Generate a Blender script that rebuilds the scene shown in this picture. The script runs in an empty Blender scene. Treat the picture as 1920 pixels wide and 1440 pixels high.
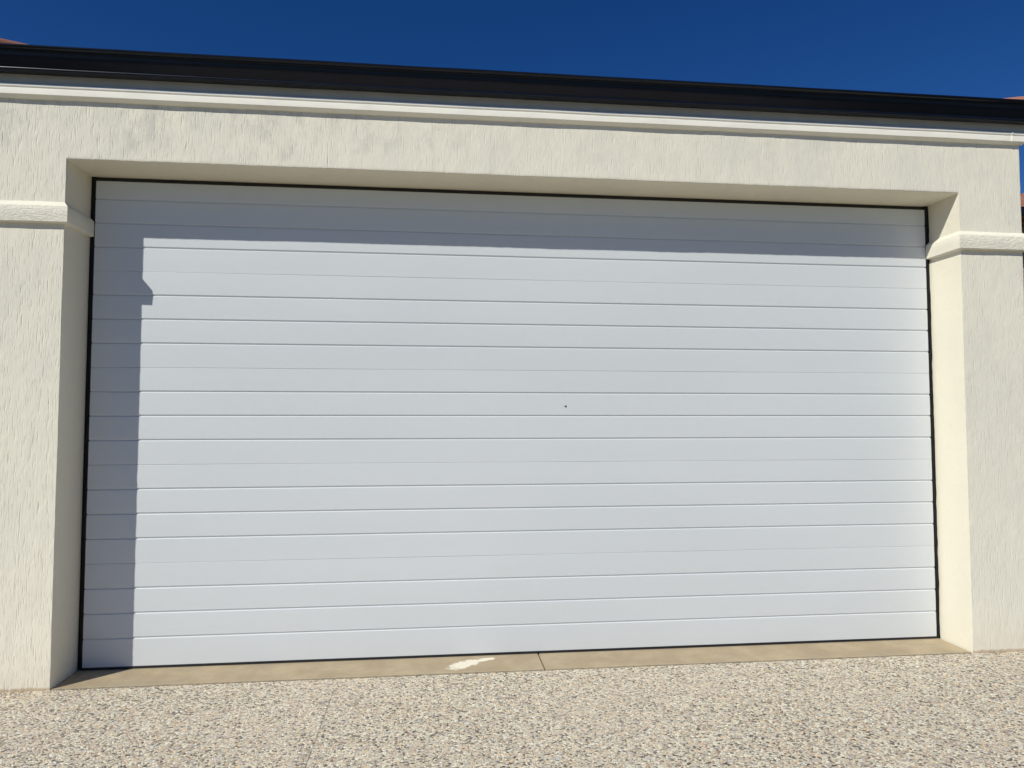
import bpy, bmesh, math, random
from mathutils import Vector, Matrix, noise

random.seed(4)
S = bpy.context.scene
COL = S.collection
PI = math.pi

# ------------------------------------------------------------------ camera
YAW, PITCH = 0.1105, 0.0483
cam_data = bpy.data.cameras.new("camera")
cam = bpy.data.objects.new("camera", cam_data)
COL.objects.link(cam)
S.camera = cam
cam_data.sensor_width = 36.0
cam_data.lens = 1306.8 / 1920.0 * 36.0
cam_data.clip_start = 0.05
cam_data.clip_end = 5000.0
_f = Vector((math.sin(YAW) * math.cos(PITCH), math.cos(YAW) * math.cos(PITCH), math.sin(PITCH)))
_r = Vector((math.cos(YAW), -math.sin(YAW), 0.0))
_u = _r.cross(_f)
_m = Matrix((_r, _u, -_f)).transposed().to_4x4()
_m.translation = Vector((1.8245, -3.6254, 1.3003))
cam.matrix_world = _m

# ------------------------------------------------------------------ sky and sun
SUN_DIR = Vector((-0.275, -0.25, 0.33)).normalized()      # towards the sun
SUN_EL = math.asin(SUN_DIR.z)
SUN_AZ = math.atan2(SUN_DIR.x, SUN_DIR.y)                  # clockwise from +Y
w = bpy.data.worlds.new("World")
S.world = w
w.use_nodes = True
nt = w.node_tree
nt.nodes.clear()
sky = nt.nodes.new("ShaderNodeTexSky")
sky.sky_type = 'NISHITA'
sky.sun_disc = False
sky.sun_elevation = SUN_EL
sky.sun_rotation = SUN_AZ
sky.altitude = 1500
sky.air_density = 1.0
sky.dust_density = 0.0
sky.ozone_density = 4.0
hsv = nt.nodes.new("ShaderNodeHueSaturation")
hsv.inputs["Hue"].default_value = 0.514
hsv.inputs["Saturation"].default_value = 1.31
hsv.inputs["Value"].default_value = 1.0
bg = nt.nodes.new("ShaderNodeBackground")
bg.inputs["Strength"].default_value = 0.067
out = nt.nodes.new("ShaderNodeOutputWorld")
nt.links.new(sky.outputs[0], hsv.inputs["Color"])
nt.links.new(hsv.outputs[0], bg.inputs["Color"])
nt.links.new(bg.outputs[0], out.inputs["Surface"])

sun_data = bpy.data.lights.new("sun", 'SUN')
sun_data.energy = 4.35
sun_data.angle = math.radians(0.53)
sun_data.color = (1.0, 0.975, 0.88)
sun = bpy.data.objects.new("sun", sun_data)
COL.objects.link(sun)
sun.rotation_euler = SUN_DIR.to_track_quat('Z', 'Y').to_euler()
sun.location = (-20, -20, 25)

S.view_settings.view_transform = 'Standard'
S.view_settings.look = 'None'
S.view_settings.gamma = 1.0
S.view_settings.exposure = 0.0
S.view_settings.use_curve_mapping = False


# ------------------------------------------------------------------ node helper
class N:
    def __init__(self, name, rough=0.8, spec=0.3):
        self.m = bpy.data.materials.new(name)
        self.m.use_nodes = True
        self.t = self.m.node_tree
        self.b = self.t.nodes["Principled BSDF"]
        self.b.inputs["Roughness"].default_value = rough
        self.b.inputs["Specular IOR Level"].default_value = spec
        self.co = self.t.nodes.new("ShaderNodeTexCoord")

    def n(self, kind, **kw):
        nd = self.t.nodes.new(kind)
        for k, v in kw.items():
            setattr(nd, k, v)
        return nd

    def l(self, a, b):
        self.t.links.new(a, b)

    def val(self, sock, v):
        if hasattr(v, "is_output") or isinstance(v, bpy.types.NodeSocket):
            self.l(v, sock)
        else:
            sock.default_value = v

    def obj(self, scale=(1, 1, 1), loc=(0, 0, 0), src=None):
        mp = self.n("ShaderNodeMapping")
        mp.inputs["Scale"].default_value = scale
        mp.inputs["Location"].default_value = loc
        self.l(src or self.co.outputs["Object"], mp.inputs["Vector"])
        return mp.outputs[0]

    def math(self, op, a, b=0.0, c=0.0, clamp=False):
        nd = self.n("ShaderNodeMath", operation=op, use_clamp=clamp)
        self.val(nd.inputs[0], a)
        self.val(nd.inputs[1], b)
        self.val(nd.inputs[2], c)
        return nd.outputs[0]

    def vmath(self, op, a, b=(0, 0, 0)):
        nd = self.n("ShaderNodeVectorMath", operation=op)
        self.val(nd.inputs[0], a)
        self.val(nd.inputs[1], b)
        return nd.outputs[0]

    def noise(self, vec, scale, detail=3.0, rough=0.5, dist=0.0, out="Fac"):
        nd = self.n("ShaderNodeTexNoise")
        self.l(vec, nd.inputs["Vector"])
        nd.inputs["Scale"].default_value = scale
        nd.inputs["Detail"].default_value = detail
        nd.inputs["Roughness"].default_value = rough
        nd.inputs["Distortion"].default_value = dist
        return nd.outputs[out]

    def vor(self, vec, scale, feature='F1', rnd=1.0, smooth=None):
        nd = self.n("ShaderNodeTexVoronoi", feature=feature)
        self.l(vec, nd.inputs["Vector"])
        nd.inputs["Scale"].default_value = scale
        nd.inputs["Randomness"].default_value = rnd
        return nd

    def ramp(self, fac, stops, interp='LINEAR'):
        nd = self.n("ShaderNodeValToRGB")
        cr = nd.color_ramp
        cr.interpolation = interp
        while len(cr.elements) < len(stops):
            cr.elements.new(0.5)
        for e, (p, c) in zip(cr.elements, stops):
            e.position = p
            e.color = (c, c, c, 1) if isinstance(c, (int, float)) else (*c, 1)
        self.l(fac, nd.inputs[0])
        return nd.outputs[0]

    def mr(self, v, a, b, c=0.0, d=1.0, smooth=True):
        nd = self.n("ShaderNodeMapRange")
        nd.interpolation_type = 'SMOOTHSTEP' if smooth else 'LINEAR'
        self.l(v, nd.inputs["Value"])
        for k, x in zip(("From Min", "From Max", "To Min", "To Max"), (a, b, c, d)):
            nd.inputs[k].default_value = x
        return nd.outputs[0]

    def mix(self, fac, a, b, blend='MIX'):
        nd = self.n("ShaderNodeMix", data_type='RGBA', blend_type=blend)
        self.val(nd.inputs[0], fac)
        for s, v in ((nd.inputs[6], a), (nd.inputs[7], b)):
            if isinstance(v, tuple):
                s.default_value = (*v, 1) if len(v) == 3 else v
            else:
                self.l(v, s)
        return nd.outputs[2]

    def sep(self, vec):
        nd = self.n("ShaderNodeSeparateXYZ")
        self.l(vec, nd.inputs[0])
        return nd.outputs

    def color(self, c):
        if isinstance(c, tuple):
            self.b.inputs["Base Color"].default_value = (*c, 1)
        else:
            self.l(c, self.b.inputs["Base Color"])

    def bump(self, h, strength=1.0, dist=1.0):
        nd = self.n("ShaderNodeBump")
        nd.inputs["Strength"].default_value = strength
        nd.inputs["Distance"].default_value = dist
        self.l(h, nd.inputs["Height"])
        self.l(nd.outputs[0], self.b.inputs["Normal"])


def mat_render(name, groove=1.0, front_only=True, streak=9.0):
    """cream render coat, dragged with a float so that short vertical worms are left in it"""
    a = N(name, rough=0.9, spec=0.15)
    P = a.co.outputs["Object"]
    wob = a.noise(P, 9.0, 2.0, out="Color")
    wob = a.vmath('SUBTRACT', wob, (0.5, 0.5, 0.5))
    wsc = a.n("ShaderNodeVectorMath", operation='MULTIPLY')
    a.l(wob, wsc.inputs[0]); wsc.inputs[1].default_value = (0.020, 0.0, 0.03)
    fine = a.noise(P, 70.0, 2.0, out="Color")
    fine = a.vmath('SUBTRACT', fine, (0.5, 0.5, 0.5))
    fsc = a.n("ShaderNodeVectorMath", operation='MULTIPLY')
    a.l(fine, fsc.inputs[0]); fsc.inputs[1].default_value = (0.006, 0.0, 0.01)
    Q = a.vmath('ADD', P, wsc.outputs[0])
    Q = a.vmath('ADD', Q, fsc.outputs[0])
    hs = []
    for k, (sx, sz, thr, wdt, dep) in enumerate(((96, streak * 1.15, 0.42, 0.36, 0.0013),
                                                (165, streak * 2.0, 0.20, 0.40, 0.0010),
                                                (60, streak * 0.7, 0.66, 0.24, 0.0014))):
        v = a.vor(a.obj((sx, 3.0, sz), (3.7 * k, 1.3, 5.1 * k), Q), 1.0)
        cell = a.sep(v.outputs["Color"])[0]
        dens = a.noise(a.obj((1, 1, 0.8), (k * 4.0, 0, k)), 2.3, 3.0, 0.6)
        gate = a.math('ADD', cell, a.math('MULTIPLY', a.math('SUBTRACT', dens, 0.5), 2.2))
        gate = a.mr(gate, thr + 0.02, thr + 0.16)
        well = a.mr(v.outputs["Distance"], wdt * 0.45, wdt, 1.0, 0.0)
        hs.append(a.math('MULTIPLY', a.math('MULTIPLY', well, gate), -dep * groove))
    g = a.math('ADD', a.math('ADD', hs[0], hs[1]), hs[2])
    drag = a.noise(a.obj((115, 3, 8), (0, 0, 0), Q), 1.0, 4.0, 0.65)
    drag2 = a.mr(a.noise(a.obj((1, 1, 1), (7, 1, 2)), 3.1, 3.0, 0.6), 0.35, 0.65, 0.35, 1.0)
    g = a.math('ADD', g, a.math('MULTIPLY', a.math('MULTIPLY', drag, drag2), 0.0026 * groove))
    g = a.math('SUBTRACT', g, 0.0013 * groove)
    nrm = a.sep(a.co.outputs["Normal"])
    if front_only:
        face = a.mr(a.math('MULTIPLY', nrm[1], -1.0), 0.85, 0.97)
        # the surface was rubbed smoother towards the right
        xs = a.sep(P)[0]
        calm = a.mr(xs, 0.1, 2.0, 1.0, 0.55)
        g = a.math('MULTIPLY', g, a.math('MULTIPLY', face, calm))
    grain = a.math('MULTIPLY', a.noise(P, 260.0, 3.0, 0.7), 0.0009)
    lump = a.math('MULTIPLY', a.noise(a.obj((30, 20, 17)), 1.0, 3.0, 0.6), 0.0019)
    h = a.math('ADD', g, a.math('ADD', grain, lump))
    a.bump(h, 1.0, 1.0)
    blot = a.noise(a.obj((1, 1, 0.7)), 1.7, 4.0, 0.6)
    c = a.mix(a.mr(blot, 0.42, 0.68), (0.80, 0.757, 0.635), (0.745, 0.715, 0.61))
    film = a.noise(a.obj((14, 5, 3.0)), 1.0, 4.0, 0.65)
    c = a.mix(a.mr(film, 0.45, 0.75, 0.0, 0.30), c, (0.62, 0.60, 0.54))
    if front_only:
        # grey weathering under the moulding, mostly over the left half
        px, py, pz = a.sep(P)
        reg = a.math('MULTIPLY', a.mr(pz, 2.56, 2.70), a.mr(px, 1.1, 3.0, 1.0, 0.25))
        wet = a.mr(a.noise(a.obj((9, 3, 5), (2, 0, 1)), 1.0, 5.0, 0.72), 0.44, 0.66)
        broad = a.mr(a.noise(a.obj((1.4, 1, 3.0), (1.3, 0, 0)), 1.0, 3.0), 0.40, 0.60)
        c = a.mix(a.math('MULTIPLY', a.math('MULTIPLY', reg, wet), a.math('MULTIPLY', broad, 0.62)), c, (0.50, 0.49, 0.445))
    groove_tone = a.math('MULTIPLY', g, -260.0, clamp=True)  # deeper grooves are mixed towards a darker tone
    c = a.mix(a.math('MULTIPLY', groove_tone, 0.20), c, (0.50, 0.47, 0.40))
    if front_only:
        z = a.sep(P)[2]
        edge = a.math('ADD', z, a.math('MULTIPLY', a.noise(P, 30.0, 3.0), -0.022))
        c = a.mix(a.mr(edge, -0.008, 0.006, 0.8, 0.0), c, (0.36, 0.24, 0.13))
        splash = a.math('ADD', z, a.math('MULTIPLY', a.noise(P, 6.0, 4.0), -0.22))
        c = a.mix(a.mr(splash, -0.08, 0.09, 0.28, 0.0), c, (0.60, 0.52, 0.40))
    if front_only:   # reveals and soffit are floated smooth; warm ground bounce is tinted into their colour
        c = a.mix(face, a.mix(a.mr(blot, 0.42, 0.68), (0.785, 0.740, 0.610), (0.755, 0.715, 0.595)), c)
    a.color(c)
    return a.m


def mat_moulding(name):
    a = N(name, rough=0.75, spec=0.25)
    P = a.co.outputs["Object"]
    n1 = a.noise(a.obj((6, 20, 20)), 1.0, 4.0, 0.6)
    c = a.mix(a.mr(n1, 0.4, 0.75), (0.88, 0.85, 0.76), (0.81, 0.785, 0.71))
    a.color(c)
    h = a.math('MULTIPLY', a.noise(P, 185.0, 3.0), 0.0005)
    h = a.math('ADD', h, a.math('MULTIPLY', a.noise(P, 9.0, 2.0), 0.002))
    a.bump(h)
    return a.m


def mat_impost(name):
    a = N(name, rough=0.9, spec=0.15)
    P = a.co.outputs["Object"]
    nrm = a.sep(a.co.outputs["Normal"])
    face = a.mr(a.math('MULTIPLY', nrm[1], -1.0), 0.85, 0.97, 0.15, 1.0)
    v = a.noise(a.obj((26, 42, 60)), 1.0, 4.0, 0.62, 1.6)
    h = a.math('MULTIPLY', a.math('MULTIPLY', a.mr(v, 0.30, 0.7), 0.0020), face)
    h = a.math('ADD', h, a.math('MULTIPLY', a.noise(P, 260.0, 3.0), 0.0008))
    a.bump(h)
    c = a.mix(a.mr(a.noise(P, 5.0, 4.0), 0.4, 0.7), (0.80, 0.757, 0.635), (0.745, 0.715, 0.61))
    a.color(c)
    return a.m


def mat_door(name):
    a = N(name, rough=0.42, spec=0.35)
    P = a.co.outputs["Object"]
    n1 = a.noise(a.obj((0.5, 1, 1.1)), 1.4, 3.0, 0.5)
    c = a.mix(a.mr(n1, 0.3, 0.7), (0.622, 0.652, 0.672), (0.598, 0.630, 0.650))
    dirt = a.noise(a.obj((3, 1, 8)), 1.0, 5.0, 0.7)
    c = a.mix(a.mr(dirt, 0.5, 0.8, 0, 0.10), c, (0.56, 0.56, 0.53))
    a.color(c)
    st = a.noise(a.obj((7, 5, 420)), 1.0, 3.0, 0.6)
    fine = a.noise(a.obj((90, 90, 700)), 1.0, 2.0, 0.6)
    h = a.math('ADD', a.math('MULTIPLY', st, 0.00008), a.math('MULTIPLY', fine, 0.00012))
    h = a.math('ADD', h, a.math('MULTIPLY', a.noise(a.obj((1.6, 1, 5)), 1.0, 2.0), 0.0012))
    a.bump(h)
    return a.m


def mat_aggregate(name):
    a = N(name, rough=0.75, spec=0.3)
    P = a.co.outputs["Object"]
    warp = a.noise(P, 160.0, 2.0, out="Color")
    warp = a.vmath('SUBTRACT', warp, (0.5, 0.5, 0.5))
    ws = a.n("ShaderNodeVectorMath", operation='SCALE')
    a.l(warp, ws.inputs[0]); ws.inputs[3].default_value = 0.006
    Q = a.vmath('ADD', P, ws.outputs[0])
    v1 = a.vor(Q, 104.0)
    e1 = a.vor(Q, 104.0, 'DISTANCE_TO_EDGE')
    v2 = a.vor(a.obj((1, 1, 1), (4, 2, 0), Q), 185.0)
    r1 = a.sep(v1.outputs["Color"])
    r2 = a.sep(v2.outputs["Color"])
    stops = [(0.0, (0.055, 0.06, 0.06)), (0.085, (0.17, 0.16, 0.14)), (0.165, (0.432, 0.366, 0.291)),
             (0.27, (0.76, 0.615, 0.45)), (0.41, (0.87, 0.75, 0.56)), (0.53, (0.60, 0.575, 0.54)),
             (0.64, (0.95, 0.87, 0.66)), (0.76, (0.80, 0.60, 0.36)), (0.82, (0.950, 0.950, 0.795)),
             (0.91, (0.54, 0.36, 0.24)), (0.945, (0.840, 0.755, 0.616))]
    c1 = a.ramp(r1[0], stops, 'CONSTANT')
    c2 = a.ramp(r2[1], stops, 'CONSTANT')
    pick = a.mr(r1[2], 0.66, 0.70)
    c = a.mix(pick, c1, c2)
    gap = a.mr(e1.outputs["Distance"], 0.015, 0.10, 1.0, 0.0)
    c = a.mix(a.math('MULTIPLY', gap, 0.5), c, (0.38, 0.315, 0.235))  # cement between pebbles, darkened to paint shadow into the gaps
    big = a.noise(P, 1.1, 4.0, 0.6)
    c = a.mix(a.mr(big, 0.35, 0.7, 0.0, 0.18), c, (0.76, 0.65, 0.53))
    mid = a.noise(P, 13.0, 4.0, 0.7)
    c = a.mix(a.mr(mid, 0.5, 0.75, 0.0, 0.34), c, (0.38, 0.33, 0.26))
    # faint saw cut, partly filled
    x, y, _z = a.sep(P)
    off = a.math('ABSOLUTE', a.math('SUBTRACT', x, 1.352))
    cut = a.mr(off, 0.0012, 0.0030, 1.0, 0.0)
    cut = a.math('MULTIPLY', cut, a.mr(y, -0.17, -0.12, 1.0, 0.0))
    cut = a.math('MULTIPLY', cut, a.mr(a.noise(P, 22.0, 2.0), 0.32, 0.55, 0.3, 0.9))
    c = a.mix(cut, c, (0.24, 0.22, 0.21))
    a.color(c)
    h1 = a.mr(e1.outputs["Distance"], 0.0, 0.30, 0.0, 1.0)
    h = a.math('MULTIPLY', h1, a.math('MULTIPLY_ADD', r1[1], 0.0032, 0.0014))
    h = a.math('ADD', h, a.math('MULTIPLY', v2.outputs["Distance"], -0.0006))
    h = a.math('SUBTRACT', h, a.math('MULTIPLY', cut, 0.002))
    a.bump(h)
    return a.m


def mat_concrete(name):
    a = N(name, rough=0.85, spec=0.2)
    P = a.co.outputs["Object"]
    n1 = a.noise(P, 5.0, 5.0, 0.6)
    n2 = a.noise(a.obj((1, 2.5, 1)), 24.0, 4.0, 0.65)
    c = a.mix(a.mr(n1, 0.35, 0.65), (0.375, 0.295, 0.19), (0.46, 0.37, 0.245))
    c = a.mix(a.mr(n2, 0.45, 0.7, 0.0, 0.45), c, (0.345, 0.30, 0.225))
    stn = a.noise(a.obj((1.6, 3, 1), (5, 2, 0)), 3.0, 5.0, 0.7)
    c = a.mix(a.mr(stn, 0.48, 0.66, 0.0, 0.45), c, (0.33, 0.285, 0.22))
    fl = a.noise(P, 60.0, 3.0, 0.7)
    c = a.mix(a.mr(fl, 0.62, 0.72, 0.0, 0.25), c, (0.28, 0.24, 0.19))
    x, y, z = a.sep(P)
    # edge against the aggregate is greyer
    c = a.mix(a.mr(y, 0.0, 0.03, 0.45, 0.0), c, (0.44, 0.38, 0.27))
    c = a.mix(a.mr(a.math('ADD', y, a.math('MULTIPLY', a.noise(P, 35.0, 3.0), -0.008)), -0.002, 0.003, 0.75, 0.0), c, (0.14, 0.12, 0.09))
    c = a.mix(a.mr(y, 0.225, 0.25, 0.0, 0.35), c, (0.24, 0.22, 0.19))
    # dried splash of cream coating
    warp = a.noise(P, 26.0, 5.0, 0.7)
    wv = a.math('MULTIPLY', a.math('SUBTRACT', warp, 0.5), 1.7)

    def blob(cx, cy, rx, ry, slope):
        dx = a.math('DIVIDE', a.math('SUBTRACT', x, cx), rx)
        yy = a.math('SUBTRACT', a.math('SUBTRACT', y, cy),
                    a.math('MULTIPLY', a.math('SUBTRACT', x, cx), slope))
        dy = a.math('DIVIDE', yy, ry)
        r = a.math('SQRT', a.math('ADD', a.math('MULTIPLY', dx, dx), a.math('MULTIPLY', dy, dy)))
        return a.mr(a.math('ADD', r, wv), 0.62, 1.02, 1.0, 0.0)
    s = a.math('MAXIMUM', blob(1.985, 0.125, 0.105, 0.062, 0.45), blob(2.10, 0.185, 0.075, 0.026, 0.3))
    c = a.mix(a.math('MULTIPLY', s, 0.92), c, (0.80, 0.75, 0.62))
    a.color(c)
    h = a.math('ADD', a.math('MULTIPLY', a.noise(P, 45.0, 3.0, 0.6), 0.0012),
               a.math('MULTIPLY', s, 0.001))
    a.bump(h)
    return a.m


def mat_plain(name, col, rough=0.5, spec=0.4, var=0.12, bump=0.0, bs=40.0):
    a = N(name, rough=rough, spec=spec)
    P = a.co.outputs["Object"]
    n1 = a.noise(P, 7.0, 4.0, 0.6)
    lo = tuple(v * (1 - var) for v in col)
    hi = tuple(min(1, v * (1 + var)) for v in col)
    a.color(a.mix(a.mr(n1, 0.3, 0.7), lo, hi))
    if bump:
        a.bump(a.math('MULTIPLY', a.noise(P, bs, 3.0), bump))
    return a.m


def mat_tiles(name):
    a = N(name, rough=0.8, spec=0.2)
    P = a.co.outputs["Object"]
    v = a.vor(a.obj((3.2, 3.2, 3.2)), 1.0)
    r = a.sep(v.outputs["Color"])[0]
    c = a.mix(r, (0.29, 0.115, 0.075), (0.37, 0.17, 0.105))
    c = a.mix(a.mr(a.noise(P, 18.0, 5.0, 0.7), 0.45, 0.75, 0.0, 0.5), c, (0.20, 0.12, 0.09))
    a.color(c)
    a.bump(a.math('MULTIPLY', a.noise(P, 90.0, 3.0), 0.002))
    return a.m


def mat_brick(name):
    a = N(name, rough=0.9, spec=0.15)
    sp = a.sep(a.co.outputs["Object"])
    cmb = a.n("ShaderNodeCombineXYZ")
    a.l(a.math('ADD', sp[0], sp[1]), cmb.inputs[0])
    a.l(sp[2], cmb.inputs[1])
    br = a.n("ShaderNodeTexBrick")
    a.l(cmb.outputs[0], br.inputs["Vector"])
    br.inputs["Color1"].default_value = (0.30, 0.15, 0.10, 1)
    br.inputs["Color2"].default_value = (0.38, 0.22, 0.15, 1)
    br.inputs["Mortar"].default_value = (0.45, 0.42, 0.37, 1)
    br.inputs["Scale"].default_value = 1.0
    br.inputs["Brick Width"].default_value = 0.24
    br.inputs["Row Height"].default_value = 0.086
    br.inputs["Mortar Size"].default_value = 0.010
    a.color(br.outputs["Color"])
    return a.m


def mat_ground(name):
    a = N(name, rough=0.95, spec=0.1)
    P = a.co.outputs["Object"]
    c = a.mix(a.mr(a.noise(P, 0.8, 5.0, 0.6), 0.4, 0.6), (0.06, 0.09, 0.03), (0.15, 0.13, 0.07))
    c = a.mix(a.mr(a.noise(P, 40.0, 4.0, 0.7), 0.4, 0.7, 0, 0.6), c, (0.05, 0.07, 0.03))
    a.color(c)
    a.bump(a.math('MULTIPLY', a.noise(P, 60.0, 3.0), 0.02))
    return a.m


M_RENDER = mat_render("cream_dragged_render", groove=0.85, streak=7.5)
M_MOULD = mat_moulding("cream_moulding")
M_IMPOST = mat_impost("cream_impost")
M_FASCIA = mat_plain("fascia_paint", (0.56, 0.56, 0.55), 0.7, 0.2, 0.05)
M_DOOR = mat_door("white_door_steel")
M_RUBBER = mat_plain("black_rubber", (0.012, 0.012, 0.014), 0.34, 0.5, 0.2, 0.004, 30.0)
M_DARK = mat_plain("black_void_lining", (0.01, 0.01, 0.01), 0.9, 0.1)
M_GUTTER = mat_plain("black_gutter_steel", (0.005, 0.008, 0.018), 0.27, 0.26, 0.15, 0.0012, 7.0)
M_TILES = mat_tiles("terracotta_tiles")
M_AGG = mat_aggregate("exposed_aggregate")
M_CONC = mat_concrete("tan_concrete")
M_GROUND = mat_ground("lawn_and_soil")
M_ASPH = mat_plain("asphalt", (0.05, 0.05, 0.052), 0.9, 0.2, 0.2, 0.004, 120.0)
M_BRICK = mat_brick("brown_brick")
M_GLASS = mat_plain("dark_window_glass", (0.02, 0.025, 0.03), 0.05, 0.6, 0.05)
M_FRAME = mat_plain("white_window_frame", (0.7, 0.7, 0.68), 0.5, 0.3, 0.05)


# ------------------------------------------------------------------ mesh helpers
def tag(o, label=None, cat=None, group=None, kind=None):
    if label: o["label"] = label
    if cat: o["category"] = cat
    if group: o["group"] = group
    if kind: o["kind"] = kind
    return o


def obj(name, bm, m, parent=None, smooth=None):
    me = bpy.data.meshes.new(name)
    bm.normal_update()
    bm.to_mesh(me)
    bm.free()
    me.materials.append(m)
    if smooth is not None:
        me.shade_smooth()
        me.set_sharp_from_angle(angle=math.radians(smooth))
    o = bpy.data.objects.new(name, me)
    COL.objects.link(o)
    if parent: o.parent = parent
    return o


def box(bm, x0, x1, y0, y1, z0, z1):
    v = [bm.verts.new(p) for p in ((x0, y0, z0), (x1, y0, z0), (x1, y1, z0), (x0, y1, z0),
                                   (x0, y0, z1), (x1, y0, z1), (x1, y1, z1), (x0, y1, z1))]
    for q in ((0, 3, 2, 1), (4, 5, 6, 7), (0, 1, 5, 4), (1, 2, 6, 5), (2, 3, 7, 6), (3, 0, 4, 7)):
        bm.faces.new([v[i] for i in q])
    return v


def sweep(bm, prof, path, closed_prof=True, cap=True, jitter=0.0, seed=0.0):
    """profile points (out, z) carried along a list of (point, outward direction) stations"""
    rings = []
    for k, (p, d) in enumerate(path):
        ring = []
        for (o_, z) in prof:
            j = jitter * noise.noise(Vector((p[0] * 3.1 + seed, p[1] * 3.1 + o_ * 9, z * 4)))
            ring.append(bm.verts.new((p[0] + d[0] * (o_ + j), p[1] + d[1] * (o_ + j), z + j * 0.8)))
        rings.append(ring)
    n = len(prof)
    for a, b in zip(rings[:-1], rings[1:]):
        for i in range(n if closed_prof else n - 1):
            j = (i + 1) % n
            bm.faces.new((a[i], b[i], b[j], a[j]))
    if cap and closed_prof:
        bm.faces.new(rings[0][::-1])
        bm.faces.new(rings[-1])
    bmesh.ops.recalc_face_normals(bm, faces=bm.faces)
    return rings


def dense(a, b, step):
    n = max(1, int(round(abs(b - a) / step)))
    return [a + (b - a) * i / n for i in range(n + 1)]


# ------------------------------------------------------------------ dimensions
WD, HD, D = 4.8, 2.584, 0.25            # opening width, height, reveal depth
X0, X1 = -0.39, 5.19                    # outer faces of the side walls
YB = 6.2                                # back of the garage
ZT = 3.02                               # top of walls

# ------------------------------------------------------------------ ground, drive, threshold
bm = bmesh.new()
bmesh.ops.create_grid(bm, x_segments=1, y_segments=1, size=1500)
for v in bm.verts: v.co.z = -0.06
tag(obj("ground", bm, M_GROUND), kind="structure")

bm = bmesh.new()
box(bm, -1.3, 6.1, -6.4, 0.0, -0.10, -0.004)
tag(obj("driveway", bm, M_AGG), kind="structure")
bm = bmesh.new()
box(bm, -60, 70, -14.0, -6.85, -0.30, -0.045)
tag(obj("road", bm, M_ASPH), kind="structure")
bm = bmesh.new()
box(bm, -60, 70, -6.84, -6.41, -0.30, 0.02)
tag(obj("kerb", bm, M_CONC), kind="structure")

for (a, b) in ((0.0025, 2.3975), (2.4035, 4.794)):
    bm = bmesh.new()
    box(bm, a, b, 0.0025, 0.34, -0.08, 0.0)
    es = [e for e in bm.edges if all(v.co.z > -0.01 for v in e.verts)]
    bmesh.ops.bevel(bm, geom=es, offset=0.003, segments=2, affect='EDGES')
    tag(obj("concrete_path", bm, M_CONC), kind="structure")
bm = bmesh.new()
box(bm, 0.0, WD, 0.0005, 0.34, -0.16, -0.03)
tag(obj("joint_soil", bm, M_DARK), kind="structure")

# ------------------------------------------------------------------ the garage
garage = bpy.data.objects.new("garage", None)
COL.objects.link(garage)
garage.location = (0, 0, 0)
tag(garage, "cream rendered garage with wide white ribbed door, black gutter and terracotta tiled hip roof", "garage")

# walls: one solid skin, finely cut so that its edges can wander a little
bm = bmesh.new()
fp = [(X0, 0), (X1, 0), (X1, YB), (X0, YB)]


def quad(*pts):
    bm.faces.new([bm.verts.new(p) for p in pts])


zb = -0.05
quad((X0, 0, zb), (0, 0, zb), (0, 0, ZT), (X0, 0, ZT))
quad((WD, 0, zb), (X1, 0, zb), (X1, 0, ZT), (WD, 0, ZT))
quad((0, 0, HD), (WD, 0, HD), (WD, 0, ZT), (0, 0, ZT))
DB = D + 0.06
quad((0, 0, zb), (0, DB, zb), (0, DB, HD), (0, 0, HD))
quad((WD, 0, HD), (WD, DB, HD), (WD, DB, zb), (WD, 0, zb))
quad((0, 0, HD), (0, DB, HD), (WD, DB, HD), (WD, 0, HD))
# inner skin of the front wall and outer side and rear walls
quad((X0 + .2, DB, zb), (0, DB, zb), (0, DB, ZT), (X0 + .2, DB, ZT))
quad((WD, DB, zb), (X1 - .2, DB, zb), (X1 - .2, DB, ZT), (WD, DB, ZT))
quad((0, DB, HD), (WD, DB, HD), (WD, DB, ZT), (0, DB, ZT))
quad((X1, 0, zb), (X1, YB, zb), (X1, YB, ZT), (X1, 0, ZT))
quad((X1, YB, zb), (X0, YB, zb), (X0, YB, ZT), (X1, YB, ZT))
quad((X0, YB, zb), (X0, 0, zb), (X0, 0, ZT), (X0, YB, ZT))
bmesh.ops.remove_doubles(bm, verts=bm.verts, dist=1e-5)
bmesh.ops.recalc_face_normals(bm, faces=bm.faces)


def on_arris(e):
    a, b = e.verts[0].co, e.verts[1].co
    f = lambda p, *c: all(k is None or abs(p[i] - k) < 1e-4 for i, k in enumerate(c))
    for c in ((0, 0, None), (WD, 0, None), (X0, 0, None), (X1, 0, None)):
        if f(a, *c) and f(b, *c):
            if c[0] in (0, WD) and max(a.z, b.z) > HD + 1e-3:
                return False
            return True
    return f(a, None, 0, HD) and f(b, None, 0, HD) and abs(a.x - b.x) > 1


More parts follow.
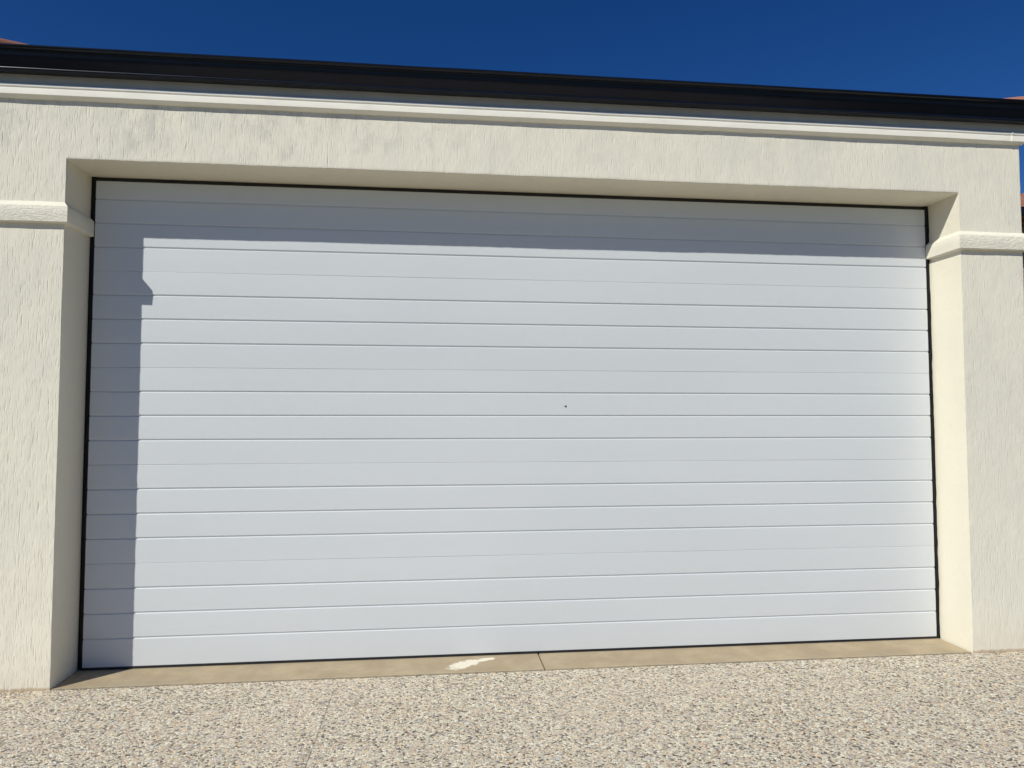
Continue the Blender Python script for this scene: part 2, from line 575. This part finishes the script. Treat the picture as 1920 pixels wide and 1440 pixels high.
for f_ in bm.faces:
    c = f_.calc_center_median()
    if abs(c.y) < 1e-4 and f_.normal.y > 0: f_.normal_flip()
es = [e for e in bm.edges if on_arris(e)]
bmesh.ops.bevel(bm, geom=es, offset=0.007, segments=3, profile=0.5, affect='EDGES')
for x in dense(X0 - .01, X1 + .01, 0.022):
    bmesh.ops.bisect_plane(bm, geom=[g for g in bm.verts[:] + bm.edges[:] + bm.faces[:]], plane_co=(x, 0, 0), plane_no=(1, 0, 0))
front = lambda v: v.co.y < D + 0.1
for z in dense(0.0, ZT, 0.03):
    fs = [f for f in bm.faces if all(front(v) for v in f.verts)]
    gs = set(fs)
    for f in fs:
        gs.update(f.verts); gs.update(f.edges)
    bmesh.ops.bisect_plane(bm, geom=list(gs), plane_co=(0, 0, z), plane_no=(0, 0, 1))
for v in bm.verts:
    if v.co.y < D + 0.02:
        p = v.co.copy()
        a = noise.noise(p * 3.0) * 0.0016 + noise.noise(p * 17.0) * 0.0012 + noise.noise(p * 55.0) * 0.0007
        b = noise.noise(p * 3.0 + Vector((9, 4, 2))) * 0.0012 + noise.noise(p * 45.0 + Vector((3, 8, 1))) * 0.0011
        if p.y < 0.012: v.co.y += a
        if p.z < ZT - .05 and abs(p.z - HD) < 0.012 and p.y > -0.02 and 0 < p.x < WD:
            v.co.z += b * 1.3
        elif min(abs(p.x), abs(p.x - WD)) < 0.012 and p.z < HD:
            v.co.x += b
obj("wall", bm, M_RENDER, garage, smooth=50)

# imposts that wrap from the front face into the reveal
IMP = [(-0.004, 2.256), (0.021, 2.257), (0.025, 2.261), (0.026, 2.300), (0.025, 2.337), (0.022, 2.3415), (-0.004, 2.368)]


def impost(side):
    bm = bmesh.new()
    s = 1 if side == 'L' else -1
    xc = 0.0 if side == 'L' else WD
    xo = X0 if side == 'L' else X1
    path = []
    for y in dense(3.0, 0.0, 0.05)[:-1]:
        path.append(((xo, y), (-s, 0)))
    path.append(((xo, 0), (-s, -1)))
    for x in dense(xo, xc, 0.02)[1:-1]:
        path.append(((x, 0), (0, -1)))
    c = 0.0
    path.append(((xc, 0), (s, -1)))
    for y in dense(0.0, D - 0.002, 0.02)[1:]:
        path.append(((xc, y), (s, 0)))
    sweep(bm, IMP, path, jitter=0.0022, seed=0 if side == 'L' else 7)
    obj("impost_moulding", bm, M_IMPOST, garage, smooth=40)


impost('L')
impost('R')

# fascia above the cornice
bm = bmesh.new()
CO = 0.006
box(bm, X0 - CO - 0.02, X1 + CO + 0.12, -CO, YB + CO, 2.935, 3.06)
obj("fascia", bm, M_FASCIA, garage)

# cornice moulding
COR = [(-0.003, 2.877), (0.010, 2.8785), (0.019, 2.884), (0.0245, 2.889), (0.0285, 2.891), (0.029, 2.905),
       (0.0285, 2.9195), (0.0262, 2.9215), (0.0262, 2.9240), (0.029, 2.926), (0.0310, 2.929), (0.0315, 2.934),
       (0.031, 2.939), (0.029, 2.942), (-0.003, 2.948)]
bm = bmesh.new()
path = []
for y in dense(YB, 0, 0.4)[:-1]: path.append(((X0, y), (-1, 0)))
path.append(((X0, 0), (-1, -1)))
for x in dense(X0, X1, 0.06)[1:-1]: path.append(((x, 0), (0, -1)))
path.append(((X1, 0), (1, -1)))
for y in dense(0, YB, 0.4)[1:]: path.append(((X1, y), (1, 0)))
sweep(bm, COR, path, jitter=0.0015, seed=2)
cornice = obj("cornice", bm, M_MOULD, garage, smooth=35)
bm = bmesh.new()
sweep(bm, [(o_ + 0.002, z + (0.0015 if z > 2.92 else -0.001)) for o_, z in COR], [((5.118, 0), (0, -1)), ((5.126, 0), (0, -1))])
obj("joint_cover", bm, M_MOULD, cornice, smooth=35)

# black gutter round the eaves
_bead = [(0.0685 + 0.0078 * math.cos(math.radians(q)), 2.9965 + 0.0078 * math.sin(math.radians(q))) for q in range(-100, 81, 18)]
GUT = [(0.010, 2.996), (0.055, 2.991)] + _bead + [(0.079, 3.018), (0.0905, 3.033), (0.098, 3.045), (0.1005, 3.053),
       (0.1005, 3.068), (0.104, 3.073), (0.120, 3.0755), (0.125, 3.079), (0.127, 3.084), (0.125, 3.089), (0.120, 3.092),
       (0.112, 3.090), (0.110, 3.083), (0.096, 3.076), (0.096, 3.053), (0.076, 3.024), (0.062, 3.006), (0.014, 3.002), (0.010, 3.10)]
bm = bmesh.new()
path = []
for y in dense(YB + .02, 0, 0.5)[:-1]: path.append(((X0 - 0.03, y), (-1, 0)))
GX0, GX1 = X0 - 0.03, X1 + 0.13
path.append(((GX0, 0), (-1, -1)))
for x in dense(GX0, GX1, 0.1)[1:-1]: path.append(((x, 0), (0, -1)))
path.append(((GX1, 0), (1, -1)))
for y in dense(0, YB + .02, 0.5)[1:]: path.append(((GX1, y), (1, 0)))
sweep(bm, GUT, path, jitter=0.0012, seed=5)
gutter = obj("gutter", bm, M_GUTTER, garage, smooth=40)
# hip roof with pan tiles
PITCHR = math.tan(math.radians(17.0))
EX0, EX1, EY0, EY1, EZ = GX0, GX1 + 0.01, -0.05, YB + 0.07, 3.020
HALF = (EX1 - EX0) / 2
RUN = 0.31


def roof_plane(bm, o, along, up, length):
    """a hip slope: course by course, each a wavy strip cut to the hips"""
    n = int(HALF / RUN) + 1
    for k in range(n):
        a, b = k * RUN, min((k + 1) * RUN + 0.03, HALF)
        L0, L1 = a, length - a
        if L1 - L0 < 0.1: break
        xs = dense(L0, L1, 0.075)
        lo, hi = [], []
        for i, x in enumerate(xs):
            wv = 0.016 * (0.5 + 0.5 * math.cos(x / 0.30 * 2 * PI * 1.0))
            xb = min(max(x, b), length - b)
            za, zb_ = EZ + a * PITCHR + wv + 0.028, EZ + b * PITCHR + wv + 0.002
            pa = o + along * x + up * a; pb = o + along * xb + up * b
            lo.append((bm.verts.new((pa.x, pa.y, za)), bm.verts.new((pa.x, pa.y, za - 0.028))))
            hi.append(bm.verts.new((pb.x, pb.y, zb_)))
        for i in range(len(xs) - 1):
            bm.faces.new((lo[i][1], lo[i + 1][1], lo[i + 1][0], lo[i][0]))
            try: bm.faces.new((lo[i][0], lo[i + 1][0], hi[i + 1], hi[i]))
            except ValueError: pass


bm = bmesh.new()
LX, LY = EX1 - EX0, EY1 - EY0
roof_plane(bm, Vector((EX0, EY0, 0)), Vector((1, 0, 0)), Vector((0, 1, 0)), LX)
roof_plane(bm, Vector((EX1, EY1, 0)), Vector((-1, 0, 0)), Vector((0, -1, 0)), LX)
roof_plane(bm, Vector((EX0, EY1, 0)), Vector((0, -1, 0)), Vector((1, 0, 0)), LY)
roof_plane(bm, Vector((EX1, EY0, 0)), Vector((0, 1, 0)), Vector((-1, 0, 0)), LY)
roof = obj("roof", bm, M_TILES, garage, smooth=40)


def hip_run(name, p0, p1, m, parent, lap=0.33, rad=0.105):
    """half-round capping pieces, each overlapping the one below"""
    bm = bmesh.new()
    ax = (p1 - p0); L = ax.length; ax.normalize()
    side = ax.cross(Vector((0, 0, 1))).normalized(); upv = side.cross(ax).normalized()
    k = 0; s = 0.0
    while s < L:
        e = min(s + lap + 0.04, L + 0.02)
        for (t, rr, nx) in ((s, rad, 1),):
            rings = []
            for (tt, r_) in ((s, rad + 0.006), (s + 0.04, rad + 0.006), (s + 0.045, rad + 0.002), (e, rad - 0.014)):
                ring = []
                for q in range(13):
                    an = PI * q / 12
                    c = p0 + ax * tt + side * (math.cos(an) * r_) + upv * (math.sin(an) * r_ * 0.8 - 0.01)
                    ring.append(bm.verts.new(c))
                rings.append(ring)
            for A, B in zip(rings[:-1], rings[1:]):
                for q in range(12): bm.faces.new((A[q], A[q + 1], B[q + 1], B[q]))
            # mortar bedding closing the open end
            bm.faces.new(rings[0])
        s += lap; k += 1
    bmesh.ops.recalc_face_normals(bm, faces=bm.faces)
    return obj(name, bm, m, parent, smooth=35)


ridge_z = EZ + HALF * PITCHR + 0.04
A = Vector((EX0 + HALF, EY0 + HALF, ridge_z)); B = Vector((EX0 + HALF, EY1 - HALF, ridge_z))
for cx, cy, tgt, lift in ((EX0, EY0, A, 0.066), (EX1, EY0, A, 0.062), (EX1, EY1, B, 0.04), (EX0, EY1, B, 0.04)):
    hip_run("hip_capping", Vector((cx, cy, EZ + lift)), tgt, M_TILES, roof)
if (B - A).length > 0.3: hip_run("ridge_capping", A, B, M_TILES, roof)

# ------------------------------------------------------------------ the garage door
bm = bmesh.new()
box(bm, -0.012 + .0125, WD - .0005, D + 0.046, D + 0.056, 0.002, HD - .001)
door = obj("garage_door", bm, M_DARK, garage)
PX0, PX1 = 0.0285, 4.7735
PITCHS = 0.1281
RZ = [2.4624 - PITCHS * i for i in range(-1, 20)]      # rib heights, top edge first
TOPZ, BOTZ = 2.5605, 0.0115
for k in range(5):
    zs = RZ[k * 4: k * 4 + 5]
    top = TOPZ if k == 0 else zs[0] - 0.0003
    bot = BOTZ if k == 4 else zs[4] + 0.0003
    prof = [(0.030, top)]
    prof += [(0.0014, top), (0.0004, top - 0.0006), (0.0, top - 0.0018)]
    cuts = zs[1:4]
    prev = top
    for c in list(cuts) + [bot]:
        last = c == bot
        up_z, lo_z = prev - 0.0052, (c + 0.0082)
        for q in range(1, 6):      # the slat face bows out by a hair
            t = q / 6
            prof.append((-0.0006 * math.sin(PI * t), up_z + (lo_z - up_z) * t))
        if not last:
            prof += [(0.0, c + 0.0072), (0.0006, c + 0.0064), (0.0056, c + 0.0012), (0.0060, c + 0.0003), (0.0057, c - 0.0007),
                     (0.0006, c - 0.0042), (0.0, c - 0.0052)]
        prev = c - 0.001
    if k == 4: prof += [(0.0, bot + 0.0030), (0.0012, bot + 0.0010), (0.004, bot), (0.030, bot)]
    else: prof += [(0.0, bot + 0.0014), (0.0004, bot + 0.0004), (0.0012, bot), (0.030, bot)]
    bm = bmesh.new()
    path = []
    for x in dense(PX0, PX1, 0.08):
        path.append(((x, D), (0, 1)))
    # small sag and warp along each section, as pressed steel has
    rings = []
    for (p, d) in path:
        wv = 0.0011 * noise.noise(Vector((p[0] * 1.3, k * 3.7, 0)))
        rings.append([bm.verts.new((p[0], D + o_ + wv, z + 0.0006 * noise.noise(Vector((p[0] * .9, k * 5, 4))))) for o_, z in prof])
    for a, b in zip(rings[:-1], rings[1:]):
        for i in range(len(prof)):
            j = (i + 1) % len(prof)
            bm.faces.new((a[i], b[i], b[j], a[j]))
    bm.faces.new(rings[0][::-1]); bm.faces.new(rings[-1])
    bmesh.ops.recalc_face_normals(bm, faces=bm.faces)
    obj("door_panel", bm, M_DOOR, door, smooth=6)


# rubber seals round the door; the right hand one is crumpled
def seal_vertical(x0, x1, crumple, seed):
    bm = bmesh.new()
    cols = 5
    zs = dense(0.0015, HD - 0.001, 0.012)
    rows = []
    for z in zs:
        row = []
        for i in range(cols):
            t = i / (cols - 1)
            y = D + (0.010 if seed < 2 else 0.002) + crumple * (0.006 * noise.noise(Vector((t * 1.4 + seed, z * 4.5, 0)))
                                       + 0.0035 * noise.noise(Vector((t * 2 + seed, z * 17, 3)))) - 0.003 * math.sin(PI * t)
            row.append(bm.verts.new((x0 + (x1 - x0) * t, y, z)))
        rows.append(row)
    for a, b in zip(rows[:-1], rows[1:]):
        for i in range(cols - 1): bm.faces.new((a[i], a[i + 1], b[i + 1], b[i]))
    r = bmesh.ops.solidify(bm, geom=bm.faces[:], thickness=0.002)
    obj("rubber_seal", bm, M_RUBBER, door, smooth=60)


seal_vertical(0.0006, PX0 + 0.0, 0.25, 1.0)
seal_vertical(PX1, WD - 0.0006, 1.0, 5.0)
bm = bmesh.new(); box(bm, 0.001, WD - .001, D + 0.012, D + 0.02, TOPZ, HD - .0005)
obj("rubber_seal", bm, M_RUBBER, door)
bm = bmesh.new()
sweep(bm, [(0.0, 0.0008), (-0.001, 0.004), (-0.001, 0.0095), (0.001, BOTZ + 0.002), (0.02, BOTZ + 0.002), (0.022, 0.0008)],
      [((x, D), (0, 1)) for x in dense(PX0, PX1, 0.1)])
obj("rubber_seal", bm, M_RUBBER, door, smooth=40)

# small dark chevron-shaped speck on the ninth slat
bm = bmesh.new()
cx, cz, yy = 2.557, 1.364, D - 0.0012
pts = [(-0.006, 0.0005), (0.001, 0.0045), (0.0065, 0.0050), (0.002, 0.0005), (0.0065, -0.0035), (0.000, -0.0035)]
vs = [bm.verts.new((cx + a, yy, cz + b)) for a, b in pts]
f0 = bm.faces.new(vs)
r = bmesh.ops.extrude_face_region(bm, geom=[f0])
for g in r["geom"]:
    if isinstance(g, bmesh.types.BMVert): g.co.y -= 0.0025
bmesh.ops.recalc_face_normals(bm, faces=bm.faces)
obj("dark_speck", bm, M_RUBBER, door)

# ------------------------------------------------------------------ neighbouring house seen past the right wall
house = bpy.data.objects.new("neighbouring_house", None)
COL.objects.link(house)
HX, HY, HW, HDp, EVE = 12.75, 8.1, 11.0, 9.0, 5.05
house.location = (HX, HY, -0.06)
tag(house, "brown brick house with terracotta tiled roof glimpsed past the right edge of the garage wall", "house")
bm = bmesh.new(); box(bm, 0, HW, 0, HDp, 0, EVE)
hw = obj("wall", bm, M_BRICK, house)
bm = bmesh.new()
ov = 0.55
c = [(-ov, -ov), (HW + ov, -ov), (HW + ov, HDp + ov), (-ov, HDp + ov)]
hh = HDp / 2 + ov
rz = EVE + hh * math.tan(math.radians(24))
rv = [bm.verts.new((x, y, EVE + .02)) for x, y in c] + [bm.verts.new((hh - ov, HDp / 2, rz)), bm.verts.new((HW + ov - hh, HDp / 2, rz))]
for q in ((0, 1, 5, 4), (1, 2, 5), (2, 3, 4, 5), (3, 0, 4), (3, 2, 1, 0)): bm.faces.new([rv[i] for i in q])
hr = obj("roof", bm, M_TILES, house)
bm = bmesh.new()
sweep(bm, [(0.0, EVE - .10), (0.11, EVE - .10), (0.12, EVE + .03), (0.0, EVE + .035)],
      [((c[i][0], c[i][1]), d) for i, d in ((0, (-1, -1)), (1, (1, -1)), (2, (1, 1)), (3, (-1, 1)), (0, (-1, -1)))], cap=False)
obj("gutter", bm, M_GUTTER, house)
for wx in (1.2, 4.6, 8.0):
    for wz in (0.9, 3.2):
        bm = bmesh.new()
        for (a0, a1, b0, b1) in ((0, 1.6, 0, .07), (0, 1.6, 1.13, 1.2), (0, .07, .07, 1.13), (1.53, 1.6, .07, 1.13), (.77, .83, .07, 1.13)):
            box(bm, wx + a0, wx + a1, -0.03, 0.05, wz + b0, wz + b1)
        wf = obj("window", bm, M_FRAME, house)
        bm = bmesh.new(); box(bm, wx + .05, wx + 1.55, -0.012, 0.02, wz + .05, wz + 1.15)
        obj("pane", bm, M_GLASS, wf)
